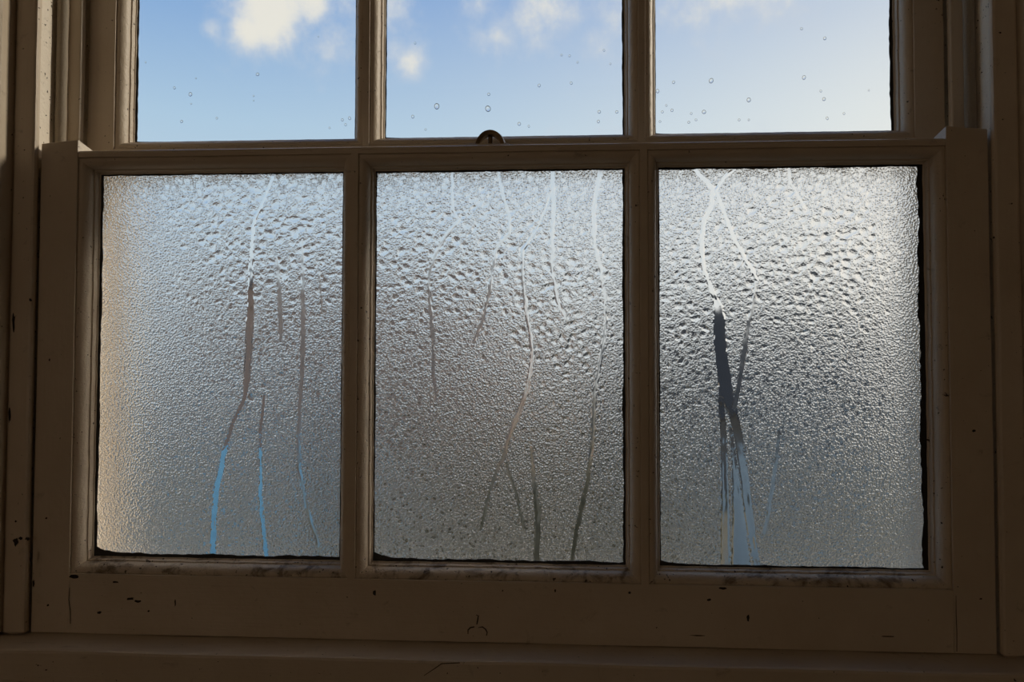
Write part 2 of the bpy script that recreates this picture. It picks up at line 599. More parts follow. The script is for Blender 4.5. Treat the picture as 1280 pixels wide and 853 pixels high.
def putty(parent, rect, Y0):
    """the sloped outdoor putty fillet that holds a pane"""
    x0, x1, z0, z1 = rect
    P = [(SIGHT - 0.001, GD + 0.0035), (0.0, T - 0.002), (-0.001, GD + 0.0035)]
    verts, faces = [], []
    for (ca, cb, sa, sb) in ((x0, z0, 1, 1), (x1, z0, -1, 1), (x1, z1, -1, -1), (x0, z1, 1, -1)):
        for (w, d) in P:
            verts.append((ca + sa * w, Y0 + d, cb + sb * w))
    for i in range(4):
        j = (i + 1) % 4
        for k in range(3):
            l = (k + 1) % 3
            faces.append((i * 3 + k, i * 3 + l, j * 3 + l, j * 3 + k))
    return mesh_obj('putty', verts, faces, 'paint_out', parent)


def edge_seal(parent, rect, Y, widths, seed):
    """uneven black line of mould and mastic round the edge of a pane"""
    x0, x1, z0, z1 = rect
    rr = random.Random(seed)
    wl, wr, wb, wtp = widths
    ring_o, ring_i = [], []

    def nzf(t, s):
        return 0.5 * math.sin(t * 17 + s) + 0.4 * math.sin(t * 43 + 2 * s) + rr.uniform(-.6, .6)
    n1, n2 = 60, 90
    e = 0.0006
    for i in range(n1):
        t = i / n1
        ring_o.append((x0 - e + (x1 - x0 + 2 * e) * t, z0 - e))
        ring_i.append((x0 + wl + (x1 - x0 - wl - wr) * t, z0 + wb * max(0.25, 1 + .28 * nzf(t, 1 + seed) + 2.2 * math.exp(-t * 26))))
    for i in range(n2):
        t = i / n2
        ring_o.append((x1 + e, z0 - e + (z1 - z0 + 2 * e) * t))
        ring_i.append((x1 - wr * max(0.25, 1 + .28 * nzf(t, 2 + seed)), z0 + wb + (z1 - z0 - wb - wtp) * t))
    for i in range(n1):
        t = i / n1
        ring_o.append((x1 + e - (x1 - x0 + 2 * e) * t, z1 + e))
        ring_i.append((x1 - wr - (x1 - x0 - wl - wr) * t, z1 - wtp * max(0.25, 1 + .28 * nzf(t, 3 + seed))))
    for i in range(n2):
        t = i / n2
        ring_o.append((x0 - e, z1 + e - (z1 - z0 + 2 * e) * t))
        ring_i.append((x0 + wl * max(0.25, 1 + .28 * nzf(t, 4 + seed)), z1 - wtp - (z1 - z0 - wb - wtp) * t))
    N = len(ring_o)
    verts = [(x, Y - 0.0012, z) for x, z in ring_o] + [(x, Y - 0.0006, z) for x, z in ring_i] + [(x, Y + 0.0004, z) for x, z in ring_i]
    faces = []
    for i in range(N):
        j = (i + 1) % N
        faces.append((i, j, N + j, N + i))
        faces.append((N + i, N + j, 2 * N + j, 2 * N + i))
    return mesh_obj('edge_seal', verts, faces, 'seal', parent)


def sash(root, Y0, zb, za, zt, zh, bar, horn, mats, seed):
    """stiles, rails, glazing bars and mitred mouldings; returns the three pane openings"""
    AX, WX = 0.4131, 0.4500 if horn else 0.4420
    for s in (-1, 1):
        a, b_ = sorted((s * AX, s * WX))

        def hw(p, s=s):
            # stile tops are cut as little horns: rounded down at the back, worn at the outer corner
            if horn and p.z > zh - 0.004:
                k = max(0.0, (p.y - Y0) / T)
                q = max(0.0, (abs(p.x) - AX) / (WX - AX))
                p = p + Vector((0, 0, -0.0075 * k ** 1.8 - 0.0035 * q ** 2))
            return p
        st = board('stile', a, b_, Y0, Y0 + T, zb, zh + (0.0102 if horn else 0.0), mats[0], root, r=0.0005, axis=2, amp=0.00025, seed=seed + s, warp=hw, cuts=(zh - 0.0005,) if horn else ())
        if horn:  # worn inner horn cheeks, the paler paint also standing in for direct sky light
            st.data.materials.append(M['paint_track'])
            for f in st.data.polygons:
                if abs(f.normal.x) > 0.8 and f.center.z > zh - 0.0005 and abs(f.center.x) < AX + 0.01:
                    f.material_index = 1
    board('rail', -AX, AX, Y0, Y0 + T, zb, za, mats[1], root, r=0.0004, axis=0, amp=0.0003, seed=seed + 3)
    board('rail', -AX, AX, Y0, Y0 + T, zt, zh, mats[1], root, r=0.0006, r4=(0.001, 0.0042, 0.0004, 0.0004), axis=0, amp=0.0003, seed=seed + 4)
    for s in (-1, 1):
        board('glazing_bar', s * bar - 0.0036, s * bar + 0.0036, Y0, Y0 + 0.040, za - 0.0012, zt + 0.0008, mats[2], root, r=0.0003, axis=2, amp=0.0002, seed=seed + 5 + s)
    rects = [(-AX, -bar - 0.0036, za, zt), (-bar + 0.0036, bar - 0.0036, za, zt), (bar + 0.0036, AX, za, zt)]
    for i, rc in enumerate(rects):
        for q, sd in enumerate('lrbt'):
            moulding(root, rc, sd, Y0, mats[3] if sd in 'lr' else (mats[4] if sd == 'b' else mats[1]), seed + 1.3 * q + i)
        putty(root, rc, Y0)
    return rects


lower = tag(empty('window_1', (0, 0.02, 0.0)), 'lower sliding sash with three fogged dripping panes', 'window sash', 'structure')
upper = tag(empty('window_2', (0, 0.08, 0.455)), 'upper sliding sash with three clear panes showing blue sky', 'window sash', 'structure')
low_rects = sash(lower, 0.0, 0.0006, 0.0570, 0.4618, 0.4693, 0.1376, True, ('paint_v', 'paint_h', 'paint_v', 'paint_old', 'paint_grimy'), 1.0)
up_rects = sash(upper, UY, 0.4705, 0.4875, 0.9450, 0.9895, 0.1425, False, ('paint_v', 'paint_h', 'paint_v', 'paint_old', 'paint_old'), 8.0)

# sash cords of the lower sash, running up the tracks
for s in (-1, 1):
    tube('sash_cord', [(s * 0.4497, 0.0275, 0.440 + 0.55 * k / 30) for k in range(31)], lambda i: 0.0054 + 0.00025 * math.sin(i * 2.1), 'cord', lower, 12)

# ------------------------------------------------------------------ glass
def pane_box(name, rect, Y0, Y1, mat, parent, front=True, over=0.004):
    x0, x1, z0, z1 = rect
    x0, x1, z0, z1 = x0 - over, x1 + over, z0 - over, z1 + over
    v = [(x0, Y0, z0), (x1, Y0, z0), (x1, Y0, z1), (x0, Y0, z1), (x0, Y1, z0), (x1, Y1, z0), (x1, Y1, z1), (x0, Y1, z1)]
    f = [(5, 4, 7, 6), (0, 4, 5, 1), (1, 5, 6, 2), (2, 6, 7, 3), (3, 7, 4, 0)]
    if front:
        f.append((0, 1, 2, 3))
    return mesh_obj(name, v, f, mat, parent)


def inset(rc, w):
    return (rc[0] + w, rc[1] - w, rc[2] + w, rc[3] - w)


# upper panes: clear, with a few rain drops outside
dome_v, dome_f = [], []
NR, NA = 4, 14
for i in range(NR):
    r = 1 - (i / NR) ** 1.0
    hgt = 0.42 * (1 - r * r)
    for k in range(NA):
        a = 2 * math.pi * k / NA
        dome_v.append((r * math.cos(a), hgt, r * math.sin(a)))
dome_v.append((0, 0.42, 0))
for i in range(NR - 1):
    for k in range(NA):
        dome_f.append((i * NA + k, i * NA + (k + 1) % NA, (i + 1) * NA + (k + 1) % NA, (i + 1) * NA + k))
for k in range(NA):
    dome_f.append(((NR - 1) * NA + k, (NR - 1) * NA + (k + 1) % NA, NR * NA))
dome_f.append(tuple(range(NA))[::-1])
dome = bpy.data.meshes.new('water_drop')
dome.from_pydata(dome_v, [], dome_f)
bm = bmesh.new(); bm.from_mesh(dome)
bmesh.ops.recalc_face_normals(bm, faces=bm.faces)
for f in bm.faces: f.smooth = len(f.verts) < 5
bm.to_mesh(dome); bm.free()
dome.materials.append(M['water'])

UG = UY + GD
rain = [[(182, 78, 1.6), (218, 110, 2.2), (238, 118, 3.2), (239, 130, 1.6), (245, 98, 1.5), (322, 93, 3.0), (227, 152, 2.4), (317, 120, 1.6), (317, 126, 1.2), (428, 150, 2.2), (437, 148, 2.4), (432, 156, 2.0), (412, 160, 1.8), (398, 46, 1.2), (271, 148, 2.0)],
        [(546, 133, 4.4), (610, 136, 4.6), (611, 118, 2.6), (516, 146, 2.6), (532, 162, 1.8), (649, 155, 2.8), (674, 107, 2.4), (702, 69, 1.8), (712, 70, 1.8), (714, 104, 2.2), (755, 63, 1.8), (763, 80, 1.6), (749, 140, 2.8), (771, 140, 2.6), (748, 152, 2.4), (661, 158, 1.8), (722, 78, 1.6), (519, 54, 1.8)],
        [(889, 101, 3.6), (936, 125, 3.4), (880, 140, 3.4), (842, 103, 2.4), (822, 114, 2.8), (840, 138, 2.4), (828, 140, 2.2), (864, 142, 2.0), (861, 153, 2.2), (870, 150, 2.0), (924, 150, 2.0), (1002, 36, 2.2), (1031, 48, 2.6), (1005, 97, 3.0), (1026, 114, 2.0), (1030, 124, 2.8), (1034, 148, 2.2), (1055, 142, 2.0), (936, 150, 1.8), (1086, 113, 1.5), (825, 152, 2.0), (833, 132, 1.8)]]
NAMES = ('left', 'middle', 'right')
for i, rc in enumerate(up_rects):
    g_in = inset(rc, SIGHT)
    gp = pane_box('glass_pane', g_in, UG + 0.0002, UG + 0.0032, 'clear_glass', upper)
    for (px, py, r) in rain[i]:
        p = at(px, py, UG + 0.0032)
        q = r * 0.00062
        o = bpy.data.objects.new('water_drop', dome)
        C.objects.link(o)
        o.parent = gp
        o.matrix_parent_inverse = Matrix.Translation(-upper.location) if False else Matrix.Identity(4)
        o.location = (p.x, p.y + 0.00001, p.z)
        o.scale = (q, q * 0.9, q * random.uniform(1.0, 1.35))
        o.rotation_euler = (0, random.uniform(-.4, .4), 0)
    wdt = [(0.0016, 0.0006, 0.0003, 0.001), (0.0010, 0.0018, 0.0004, 0.001), (0.0007, 0.0026, 0.0004, 0.001)][i]
    edge_seal(upper, g_in, UG + 0.0002, wdt, 20 + i)

# lower panes: a wet, fogged relief of condensation drops with drip tracks
PITCHG = 0.00066
FY = GD + 0.0002                        # glass face under the water


def field(nz_, nx_, sig, rng):
    """smooth random field, std 1, correlation length sig cells"""
    w = rng.standard_normal((nz_, nx_))
    fz = np.fft.fftfreq(nz_)[:, None]
    fx = np.fft.rfftfreq(nx_)[None, :]
    F = np.fft.rfft2(w) * np.exp(-2 * (math.pi * sig) ** 2 * (fz ** 2 + fx ** 2))
    o = np.fft.irfft2(F, s=(nz_, nx_))
    return o / o.std()


# drip tracks: name-free lists of (pixel x, pixel y, width in px)
TRACKS = [
    [  # left pane
        [(341, 222, 3.1), (330, 250, 3.1), (319, 275, 3.9), (315, 310, 4.7), (314, 340, 6.2), (313, 400, 10), (311, 440, 10), (309, 466, 9), (308, 488, 5), (303, 505, 3.5), (293, 525, 3.5), (286, 545, 4), (281, 562, 6), (276, 590, 6.5), (270, 615, 7), (268, 650, 7), (266, 696, 7.5)],
        [(346, 322, 2.3), (348, 345, 3.9), (350, 380, 6), (351, 412, 4.5), (351, 425, 2.5)],
        [(378, 300, 2.3), (379, 340, 3.9), (379, 400, 6), (378, 455, 5), (376, 500, 3.5), (373, 545, 4), (375, 590, 4), (381, 625, 4), (389, 655, 4), (397, 675, 3), (402, 698, 3)],
        [(400, 340, 2.3), (401, 365, 2.7), (403, 392, 2.5)],
        [(331, 495, 2.5), (326, 530, 3), (326, 580, 3), (326, 620, 4), (329, 655, 4.5), (333, 694, 5)],
    ],
    [  # middle pane
        [(565, 212, 3.1), (566, 262, 3.1), (574, 276, 3.9), (561, 290, 4.7), (547, 312, 4.7), (538, 335, 4.7), (535, 358, 3.9), (538, 385, 4), (541, 420, 4), (542, 470, 3), (545, 500, 2.5)],
        [(622, 212, 2.3), (630, 250, 3.1), (636, 270, 3.9), (637, 292, 3.9), (623, 305, 4.7), (616, 335, 4.7), (611, 370, 3.9), (604, 400, 5), (592, 428, 3.5)],
        [(690, 240, 2), (672, 285, 2.3), (654, 312, 3.9), (653, 350, 3.9), (658, 390, 5), (664, 420, 5), (665, 446, 5), (660, 485, 6), (648, 518, 6), (636, 546, 5), (630, 572, 4), (620, 590, 3), (608, 632, 3), (601, 662, 2.5)],
        [(691, 212, 4.7), (692, 262, 4.7), (690, 300, 4.7), (691, 340, 3.9), (698, 378, 5), (707, 398, 4)],
        [(751, 212, 5.5), (745, 242, 4.7), (742, 270, 4.7), (743, 302, 3.9), (751, 335, 3.9), (756, 370, 3.1), (757, 400, 4), (752, 440, 5), (743, 490, 5), (741, 550, 5), (735, 600, 4), (723, 650, 4.5), (714, 704, 4)],
        [(664, 560, 3), (667, 600, 5), (672, 640, 7), (671, 700, 7)],
        [(632, 580, 2.5), (645, 615, 2.5), (655, 660, 2.5)],
    ],
    [  # right pane
        [(866, 210, 4.7), (880, 224, 4.7), (892, 238, 4.7), (889, 258, 4.7), (881, 272, 4.7), (877, 300, 4.7), (879, 335, 4.7), (885, 352, 4.7), (893, 372, 5.5), (897, 384, 12), (899, 400, 14), (900, 430, 14), (904, 460, 15), (908, 495, 16), (917, 520, 11), (923, 545, 10), (929, 590, 10), (936, 645, 10), (941, 680, 9), (946, 712, 8)],
        [(901, 500, 6), (904, 540, 7), (906, 600, 8), (906, 650, 11), (907, 712, 12)],
        [(913, 535, 3), (917, 570, 5), (920, 610, 9), (923, 650, 15), (926, 712, 24)],
        [(918, 212, 3.1), (905, 222, 3.1), (895, 238, 3.9), (904, 262, 3.9), (912, 285, 4.7), (920, 305, 4.7), (932, 326, 4.7), (941, 338, 4.7), (946, 350, 3.9)],
        [(945, 353, 3.1), (941, 380, 5), (934, 415, 5), (929, 445, 6), (924, 480, 5), (918, 510, 4)],
        [(986, 212, 3.1), (988, 230, 3.1), (999, 248, 2.3), (1006, 262, 2)],
        [(974, 540, 3), (968, 590, 4), (962, 630, 4), (955, 668, 3)],
    ],
]
CLEAR = [(0, 4), (), (0, 1, 2, 3)]
BEADS = [[(315, 497, 5.5), (330, 482, 4), (351, 470, 4.5), (256, 640, 4), (279, 637, 3), (285, 303, 4), (303, 650, 3)],
         [(575, 276, 5), (596, 248, 4), (603, 236, 5), (635, 292, 4)],
         [(894, 237, 6), (939, 265, 6.5), (870, 308, 5.5), (899, 283, 6), (975, 235, 6), (986, 242, 6), (902, 338, 4), (1046, 300, 6), (1052, 274, 6), (1056, 338, 5.5), (974, 330, 5)]]


def size_left(px, py):
    big = math.exp(-((px - 330) / 130) ** 2 - ((py - 320) / 95) ** 2)
    return (1.15 + 2.0 * big + 0.9 * math.exp(-((py - 230) / 50) ** 2)) * (0.55 + 0.45 / (1 + math.exp(-(px - 190) / 14)))


def size_mid(px, py):
    big = math.exp(-((px - 570) / 160) ** 2 - ((py - 320) / 90) ** 2) + 0.7 * math.exp(-((px - 710) / 70) ** 2 - ((py - 400) / 100) ** 2)
    return 1.15 + 1.5 * big + 0.35 * (py < 560)


def size_right(px, py):
    big = math.exp(-((px - 1030) / 120) ** 2 - ((py - 320) / 90) ** 2) + 0.6 * math.exp(-((px - 850) / 70) ** 2 - ((py - 380) / 100) ** 2)
    return (1.25 + 1.7 * big + 0.35 * (py < 520)) * (0.5 + 0.5 / (1 + math.exp((px - 1112) / 10)))


SIZE = (size_left, size_mid, size_right)
SOFT = (lambda px, py: 1 / (1 + np.exp(-(px - 178) / 14)), lambda px, py: 1.0 + 0 * px, lambda px, py: 1 / (1 + np.exp((px - 1122) / 8)))
PXM = 0.000752                           # one pixel of the photograph on the glass, in metres


def proj(x, y, z):
    d = Vector((x, y, z)) - CAM
    w = d.dot(fw)
    return 640 + FPX * d.dot(rt2) / w, 426.5 - FPX * d.dot(up2) / w


for pi, rc in enumerate(low_rects):
    rng = np.random.default_rng(100 + pi)
    x0, x1, z0, z1 = inset(rc, SIGHT)
    gp = pane_box('glass_pane', (x0, x1, z0, z1), FY, FY + 0.003, 'pane_glass', lower, front=False, over=0.0)
    nx = int((x1 - x0) / PITCHG) + 1
    nzv = int((z1 - z0) / PITCHG) + 1
    X = np.linspace(x0, x1, nx)
    Z = np.linspace(z0, z1, nzv)
    GX, GZ = np.meshgrid(X, Z)
    # pixel coordinates of the grid, only to look up how coarse the drops are there
    dx, dy, dz = GX - CAM.x, FY - CAM.y, GZ - CAM.z
    ww = dx * fw.x + dy * fw.y + dz * fw.z
    PX = 640 + FPX * (dx * rt2.x + dy * rt2.y + dz * rt2.z) / ww
    PY = 426.5 - FPX * (dx * up2.x + dy * up2.y + dz * up2.z) / ww
    # warp so that drops merge into irregular shapes
    wx = 0.00034 * field(nzv, nx, 2.4, rng) + 0.0005 * field(nzv, nx, 6, rng)
    wz = 0.00028 * field(nzv, nx, 2.4, rng) + 0.0005 * field(nzv, nx, 6, rng)
    SX, SZ = GX + wx, GZ + wz
    H = np.zeros_like(GX)
    px_, pz_ = X[1] - X[0], Z[1] - Z[0]

    def stamp(cx, cz, a, hk, asp=1.0, rot=0.0, power=0.8):
        R_ = a * 1.6 + 0.002
        i0, i1 = max(0, int((cx - R_ - x0) / px_)), min(nx, int((cx + R_ - x0) / px_) + 2)
        j0, j1 = max(0, int((cz - R_ - z0) / pz_)), min(nzv, int((cz + R_ - z0) / pz_) + 2)
        if i1 <= i0 or j1 <= j0:
            return
        ux, uz = SX[j0:j1, i0:i1] - cx, SZ[j0:j1, i0:i1] - cz
        c_, s_ = math.cos(rot), math.sin(rot)
        q = ((ux * c_ + uz * s_) / asp) ** 2 + ((-ux * s_ + uz * c_) * asp) ** 2
        hh = hk * a * np.clip(1 - q / (a * a), 0, None) ** power
        H[j0:j1, i0:i1] = np.maximum(H[j0:j1, i0:i1], hh)

    # drops packed side by side, big ones first
    num = 26000
    cxs, czs = rng.uniform(x0, x1, num), rng.uniform(z0, z1, num)
    rad = np.empty(num)
    for i_ in range(num):
        ppx, ppy = proj(cxs[i_], FY, czs[i_])
        rad[i_] = max(0.00075, PXM * SIZE[pi](ppx, ppy) * min(2.3, max(0.45, float(rng.lognormal(-0.12, 0.42)))))
    order = np.argsort(-rad + rng.uniform(0, 0.0012, num))
    CELL = 0.004
    grid = {}
    for i_ in order:
        cx_, cz_, a = cxs[i_], czs[i_], rad[i_]
        gi, gj = int(cx_ / CELL + 1000), int(cz_ / CELL + 1000)
        ok = True
        for ii in (gi - 1, gi, gi + 1):
            for jj in (gj - 1, gj, gj + 1):
                for (ox_, oz_, oa) in grid.get((ii, jj), ()):
                    lim = 0.72 * (a + oa)
                    if (ox_ - cx_) ** 2 + (oz_ - cz_) ** 2 < lim * lim:
                        ok = False
                        break
                if not ok: break
            if not ok: break
        if not ok:
            continue
        grid.setdefault((gi, gj), []).append((cx_, cz_, a))
        stamp(cx_, cz_, a * 1.12, (0.30 + 0.05 * min(1.0, a / 0.002)) * rng.uniform(0.65, 1.2), math.exp(rng.normal(0.06, 0.14)), rng.normal(0.0, 0.6), 1.15)
    # calm, low relief near the outer edges of the outer panes
    H *= (0.35 + 0.65 * SOFT[pi](PX, PY)) * (1 - 0.42 * np.exp(-((PY - 205) / 45) ** 2))
    for (bx, by, br) in BEADS[pi]:
        p = at(bx, by, FY)
        stamp(p.x, p.z, br * PXM, 0.42, 1.0, 0.0, 0.7)
    dropness = np.clip((H - 0.00016) / 0.00045, 0, 1)
    H += 0.00002 * (1 + field(nzv, nx, 1.3, rng))
    if pi == 1:  # frosty upright crystals of dried deposit along the bottom edge
        fr_ = np.clip(np.repeat(field(nzv // 9 + 1, nx, 1.0, rng), 9, 0)[:nzv] + 0.4 * field(nzv, nx, 1.2, rng), 0, 3)
        H += 0.00022 * fr_ * np.exp(-((GZ - z0) / 0.013) ** 2)
    owner = -np.ones(H.shape, dtype=int)
    for ti, tr_ in enumerate(TRACKS[pi]):
        pts = [(at(x, y, FY).x, at(x, y, FY).z, w * PXM) for (x, y, w) in tr_]
        best = np.full(H.shape, 9.0)
        wid = np.full(H.shape, 1e-4)
        for (ax, az, aw), (bx, bz, bw) in zip(pts[:-1], pts[1:]):
            ex, ez = bx - ax, bz - az
            L2 = ex * ex + ez * ez + 1e-12
            t = np.clip(((SX * .5 + GX * .5 - ax) * ex + (GZ - az) * ez) / L2, 0, 1)
            dd = np.hypot(SX * .5 + GX * .5 - ax - t * ex, GZ - az - t * ez)
            w_ = 0.5 * (aw + t * (bw - aw))
            rel = dd - w_
            upd = rel < best
            best = np.where(upd, rel, best)
            wid = np.where(upd, w_, wid)
        dist = best + wid                      # distance from the centre line
        k = np.clip(1 - dist / np.maximum(wid, 1e-5), 0, 1)
        inside = best < 0
        # flat wet track, thin in the middle, with water standing along its rims
        wide = np.clip((wid / PXM - 3.6) / 3.0, 0, 1)
        lumpy = np.clip(0.75 + 0.45 * field(nzv, nx, 6, rng), 0.1, 2)
        bulge = 0.00050 * lumpy * (1 - wide) * np.clip(1 - (dist / np.maximum(wid, 1e-5)) ** 2, 0, 1) + 0.00003
        rim = 0.00050 * np.exp(-(best / 0.00060) ** 2)
        blend = 1 / (1 + np.exp(best / 0.00022))
        H = H * (1 - blend) + bulge * blend + rim * (0.5 + 0.5 * lumpy) * (0.55 + 0.45 * rng.uniform())
        dropness = dropness * (1 - blend) + blend
        owner[inside & (best < 0.0001)] = ti
    # small drops left standing in the widest track
    Y = FY - 0.0001 - H
    co = np.stack([GX, Y, GZ], -1).reshape(-1, 3).astype(np.float32)
    idx = np.arange(nx * nzv).reshape(nzv, nx)
    quads = np.stack([idx[:-1, :-1], idx[:-1, 1:], idx[1:, 1:], idx[1:, :-1]], -1).reshape(-1, 4)
    fo = np.maximum(np.maximum(owner[:-1, :-1], owner[:-1, 1:]), np.maximum(owner[1:, 1:], owner[1:, :-1])).reshape(-1)
    fogv = (1 - dropness).reshape(-1).astype(np.float32)

    def sheet(name, sel, mat):
        q = quads[sel]
        used, inv = np.unique(q, return_inverse=True)
        me = bpy.data.meshes.new(name)
        me.vertices.add(len(used))
        me.vertices.foreach_set('co', co[used].ravel())
        me.loops.add(q.size)
        me.loops.foreach_set('vertex_index', inv.ravel().astype(np.int32))
        me.polygons.add(len(q))
        me.polygons.foreach_set('loop_start', np.arange(0, q.size, 4, dtype=np.int32))
        me.polygons.foreach_set('loop_total', np.full(len(q), 4, dtype=np.int32))
        me.polygons.foreach_set('use_smooth', np.ones(len(q), dtype=bool))
        me.update(calc_edges=True)
        atr = me.attributes.new('fog', 'FLOAT', 'POINT')
        atr.data.foreach_set('value', fogv[used])
        me.materials.append(M[mat])
        o = bpy.data.objects.new(name, me)
        C.objects.link(o)
        o.parent = gp
        return o

    tag(sheet('condensation', fo < 0, 'condensation'), kind='stuff')
    for ti in range(len(TRACKS[pi])):
        if (fo == ti).sum() > 4:
            sheet('drip_track', fo == ti, 'streak' if ti in CLEAR[pi] else 'streak_soft')
    wdt = [(0.0022, 0.0008, 0.0030, 0.0012), (0.0012, 0.0022, 0.0026, 0.0016), (0.0009, 0.0046, 0.0016, 0.0018)][pi]
    edge_seal(lower, (x0, x1, z0, z1), FY - 0.0001, wdt, 30 + pi)

# ------------------------------------------------------------------ sash fastener on the meeting rail
fx, fy, fz = at(613, 176, 0.030).x, 0.030, 0.4693
fast = tag(empty('sash_fastener', (fx, fy, fz)), 'small curved tarnished brass fastener on the meeting rail', 'window catch')
board('base_plate', fx - 0.024, fx + 0.020, fy - 0.009, fy + 0.012, fz, fz + 0.0068, 'paint_old', fast, r=0.0012)
av, af = [], []
NS = 18
for i in range(NS + 1):
    a = math.pi * (1 - i / NS)
    for (r_, yy) in ((0.0098, -0.005), (0.0132, -0.0065), (0.0144, 0.000), (0.0132, 0.0065), (0.0098, 0.005)):
        zz = 0.0026 + r_ * math.sin(a) * 1.12 + 0.0035 * math.sin(a)
        av.append((fx + r_ * 1.12 * math.cos(a), fy + yy, fz + zz))
for i in range(NS):
    for k in range(5):
        af.append((i * 5 + k, i * 5 + (k + 1) % 5, (i + 1) * 5 + (k + 1) % 5, (i + 1) * 5 + k))
af += [(0, 1, 2, 3, 4), tuple(range(NS * 5, NS * 5 + 5))[::-1]]
mesh_obj('hoop', av, af, 'brass', fast)
tube('pivot', [(fx, fy, fz + 0.002 + 0.0145 * k / 4) for k in range(5)], 0.0022, 'brass', fast, 10)
tube('knob', [(fx + 0.0155, fy - 0.002, fz + 0.0022 + 0.0052 * k / 4) for k in range(5)], lambda i: (0.0030, 0.0034, 0.0034, 0.0028, 0.0014)[i], 'brass', fast, 10)

# ------------------------------------------------------------------ chipped paint on the woodwork (flakes missing: small dark patches)
def chip(parent, px, py, Y, rx, rz, seed, mat='chip'):
    p = at(px, py, Y)
    rr = random.Random(seed)
    n = 11
    ph = [rr.uniform(0.55, 1.25) for _ in range(n)]
    vs = [(p.x, Y - 0.00015, p.z)]
    for k in range(n):
        a = 2 * math.pi * k / n
        vs.append((p.x + rx * PXM * ph[k] * math.cos(a), Y - 0.0001, p.z + rz * PXM * ph[k] * math.sin(a)))
    return mesh_obj('paint_chip', vs, [(0, 1 + (k + 1) % n, 1 + k) for k in range(n)], mat, parent)


for i, (px, py, rx, rz) in enumerate([(92, 721, 6, 3), (163, 749, 5, 2), (172, 752, 4, 2), (144, 728, 5, 1.4), (186, 764, 1.6, 1.6), (219, 754, 1, 4), (124, 766, 3, 2),
                                      (42, 730, 2, 6), (58, 648, 1.6, 1.6), (62, 450, 1.2, 2.4), (904, 736, 5, 1.8), (935, 773, 2, 4), (886, 750, 3, 1.6), (1217, 539, 3, 1.6),
                                      (1226, 749, 2, 1), (787, 741, 2, 1.5), (694, 739, 1.2, 2.6), (468, 742, 2, 4), (1110, 796, 9, .9), (872, 795, 9, .9), (60, 757, 1.5, 1.5)]):
    chip(lower, px, py, -0.0003, rx, rz, i)
for i, (px, py, rx, rz) in enumerate([(20, 678, 4, 6), (26, 673, 3, 2), (35, 674, 4, 2), (39, 697, 2, 7), (38, 375, 2, 2), (17, 403, 2, 12), (12, 520, 1.5, 12), (20, 652, 1.5, 1.5), (1242, 297, 1.6, 1.2), (1250, 41, 1.6, 1.2)]):
    chip(frame, px, py, -0.0089, rx, rz, 50 + i)


def scratch(parent, pts, Y, w, mat='scratch'):
    P = [at(x, y, Y) for x, y in pts]
    vs, fs = [], []
    for i, p in enumerate(P):
        d = (P[min(i + 1, len(P) - 1)] - P[max(i - 1, 0)]).normalized()
        n = Vector((-d.z, 0, d.x)) * (w * PXM * 0.5 * (0.6 + 0.5 * abs(math.sin(i * 2.3))))
        vs += [p + n + Vector((0, -0.0001, 0)), p - n + Vector((0, -0.0001, 0))]
    for i in range(len(P) - 1):
        fs.append((2 * i, 2 * i + 1, 2 * i + 3, 2 * i + 2))
    return mesh_obj('paint_crack', vs, fs, mat, parent)


scratch(lower, [(585, 793), (585, 788), (588, 785), (593, 784)], -0.0003, 1.6)
scratch(lower, [(598, 785), (603, 784), (607, 787), (609, 791), (608, 795)], -0.0003, 1.5)
scratch(lower, [(595, 769), (598, 770), (597, 776), (596, 781)], -0.0003, 1.6)
scratch(lower, [(87, 735), (86, 750), (88, 765), (88, 780)], -0.0003, 1.0)
scratch(lower, [(1195, 745), (1195, 765), (1196, 790), (1196, 815)], -0.0003, 0.9)
scratch(sill, [(530, 845), (545, 835), (552, 830), (575, 829)], -0.0438, 1.1)

# ------------------------------------------------------------------ warm fill light: an unseen floor lamp added far behind the viewer
LX, LY = -0.75, -2.45
lamp = tag(empty('fill_floor_lamp', (LX, LY, FZ)), 'added floor lamp with warm glowing drum shade, unseen fill light at the back of the dim room', 'lamp')
tube('base', [(LX, LY, FZ + 0.001 + 0.03 * k / 3) for k in range(4)], lambda i: (0.14, 0.14, 0.12, 0.02)[i], 'brass', lamp, 24)
tube('pole', [(LX, LY, FZ + 0.03), (LX, LY, FZ + 1.28)], 0.010, 'brass', lamp, 10)
tube('lamp_shade', [(LX, LY, FZ + 1.12 + 0.30 * k / 4) for k in range(5)], lambda i: 0.20 - 0.012 * i, 'fill_glow', lamp, 28)

# ------------------------------------------------------------------ outside, seen blurred through the wet panes
GZ0 = -2.30
ground = tag(mesh_obj('ground', [(-60, 0.19, GZ0), (60, 0.19, GZ0), (60, 120, GZ0), (-60, 120, GZ0)], [(0, 1, 2, 3)], 'lawn'),
             'dull green lawn outside below the window', 'lawn', 'structure')


def at_dir(px, Y):
    d = ray(px, 458)
    return CAM.x + d.x * (Y - CAM.y) / d.y


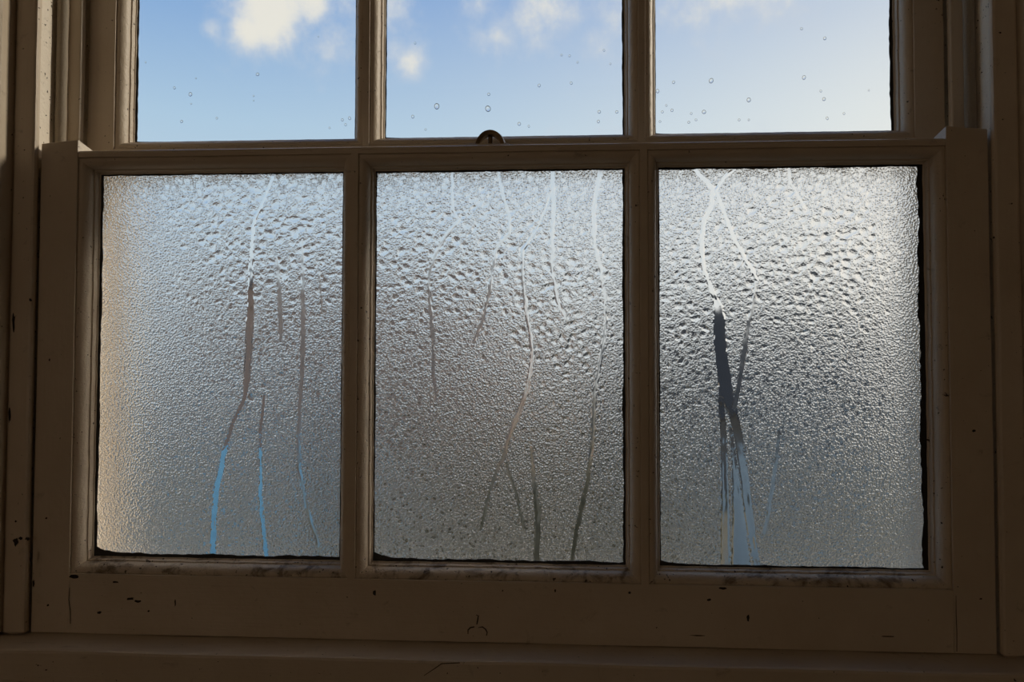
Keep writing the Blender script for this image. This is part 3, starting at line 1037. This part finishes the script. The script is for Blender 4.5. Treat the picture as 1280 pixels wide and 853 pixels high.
def fence(px0, px1, Y, label, mat):
    xa, xb = at_dir(px0, Y), at_dir(px1, Y)
    r = tag(empty('garden_fence', ((xa + xb) / 2, Y, GZ0)), label, 'fence', group='light blue fences')
    n = int((xb - xa) / 0.125)
    first = None
    for k in range(n):
        if first is None:
            first = board('board', xa, xa + 0.115, Y - 0.012, Y + 0.012, GZ0 + 0.04, GZ0 + 1.52, mat, r, r=0.004)
            o = first
        else:
            o = bpy.data.objects.new('board', first.data)
            C.objects.link(o)
            o.parent = r
            o.matrix_parent_inverse = first.matrix_parent_inverse.copy()
            o.location = (0.125 * k, 0, random.uniform(-.012, .012))
    for zz in (0.3, 1.05):
        board('crossbar', xa, xb - 0.01, Y + 0.012, Y + 0.05, GZ0 + zz, GZ0 + zz + 0.08, mat, r, r=0.004)
    for xx in (xa + 0.05, (xa + xb) / 2, xb - 0.12):
        board('post', xx, xx + 0.09, Y + 0.05, Y + 0.14, GZ0, GZ0 + 1.25, 'bark', r, r=0.004)


fence(205, 372, 9.0, 'bright light blue boarded fence blurred behind the leftmost fogged pane', 'fence')
fence(908, 1190, 9.0, 'pale grey blue boarded fence blurred behind the rightmost fogged pane', 'fence_pale')


def bush(px, Y, rx, hz, n, label):
    xc = at_dir(px, Y)
    r = tag(empty('bush', (xc, Y, GZ0)), label, 'bush', group='bushes on the lawn')
    rr = random.Random(int(px))
    vs, fs = [], []
    for _ in range(n):
        a, b = rr.uniform(0, 2 * math.pi), math.acos(rr.uniform(-0.2, 1))
        q = rr.uniform(0.75, 1.05) * (1 + 0.15 * math.sin(3 * a) * math.sin(4 * b))
        p = Vector((xc + rx * q * math.sin(b) * math.cos(a), Y + rx * 0.8 * q * math.sin(b) * math.sin(a), GZ0 + hz * 0.25 + hz * 0.75 * q * math.cos(b)))
        u = Vector((rr.gauss(0, 1), rr.gauss(0, 1), rr.gauss(0, 1))).normalized()
        v = u.orthogonal().normalized()
        s = rr.uniform(0.035, 0.07)
        i = len(vs)
        vs += [p - u * s, p + v * s * .5, p + u * s, p - v * s * .5]
        fs.append((i, i + 1, i + 2, i + 3))
    tag(mesh_obj('foliage', vs, fs, 'leaf', r), kind='stuff')
    for k in range(4):
        a = k * 1.7
        tube('stem', [(xc + 0.05 * math.cos(a), Y + 0.05 * math.sin(a), GZ0), (xc + rx * .3 * math.cos(a), Y + rx * .3 * math.sin(a), GZ0 + hz * .45), (xc + rx * .5 * math.cos(a), Y + rx * .5 * math.sin(a), GZ0 + hz * .8)], 0.02, 'bark', r, 6)


bush(535, 7.6, 0.75, 1.5, 5000, 'rounded green bush blurred behind the middle fogged pane, nearer the leftmost pane')
bush(740, 7.9, 0.78, 1.45, 5000, 'rounded green bush blurred behind the middle fogged pane, nearer the rightmost pane')

# brick house behind the left and middle panes, low slate-roofed building behind the right pane
HY = 20.0
hx0, hx1 = at_dir(150, HY), at_dir(640, HY)
ztop = 0.258 + (HY + .72) * (458 - 352) / FPX
house = tag(empty('brick_house', ((hx0 + hx1) / 2, HY, GZ0)), 'brown brick house blurred behind the fogged lower panes', 'house')
boxes('wall', [(hx0, hx1, HY, HY + 8, GZ0, ztop)], 'brick', house)
mesh_obj('roof', [(hx0 - .2, HY - .3, ztop), (hx1 + .2, HY - .3, ztop), (hx1 + .2, HY + 8.3, ztop), (hx0 - .2, HY + 8.3, ztop), (hx0 - .2, HY + 4, ztop + .9), (hx1 + .2, HY + 4, ztop + .9)],
         [(0, 1, 5, 4), (2, 3, 4, 5), (0, 4, 3), (1, 2, 5), (0, 3, 2, 1)], 'slate', house)
for wx_ in (0.2, 0.5, 0.8):
    xx = hx0 + (hx1 - hx0) * wx_
    w_ = boxes('window', [(xx - .5, xx + .5, HY - .03, HY + .02, 0.0, 1.4)], 'white', house)
    boxes('pane', [(xx - .42, xx + .42, HY - .05, HY - .02, 0.08, 1.32)], 'dark_glass', w_).matrix_parent_inverse = Matrix.Identity(4)

BY = 15.0
bx0, bx1 = at_dir(770, BY), at_dir(1230, BY)
zr = 0.258 + (BY + 2.72) * (458 - 382) / FPX
ze = 0.258 + (BY + .72) * (458 - 512) / FPX
barn = tag(empty('outbuilding', ((bx0 + bx1) / 2, BY, GZ0)), 'low building with dark slate roof seen through the clear drip track', 'building')
boxes('wall', [(bx0, bx1, BY, BY + 4, GZ0, ze)], 'render', barn)
mesh_obj('roof', [(bx0 - .2, BY - .25, ze - .08), (bx1 + .2, BY - .25, ze - .08), (bx1 + .2, BY + 4.25, ze - .08), (bx0 - .2, BY + 4.25, ze - .08), (bx0 - .2, BY + 2, zr), (bx1 + .2, BY + 2, zr)],
         [(0, 1, 5, 4), (2, 3, 4, 5), (0, 4, 3), (1, 2, 5), (0, 3, 2, 1)], 'slate', barn)
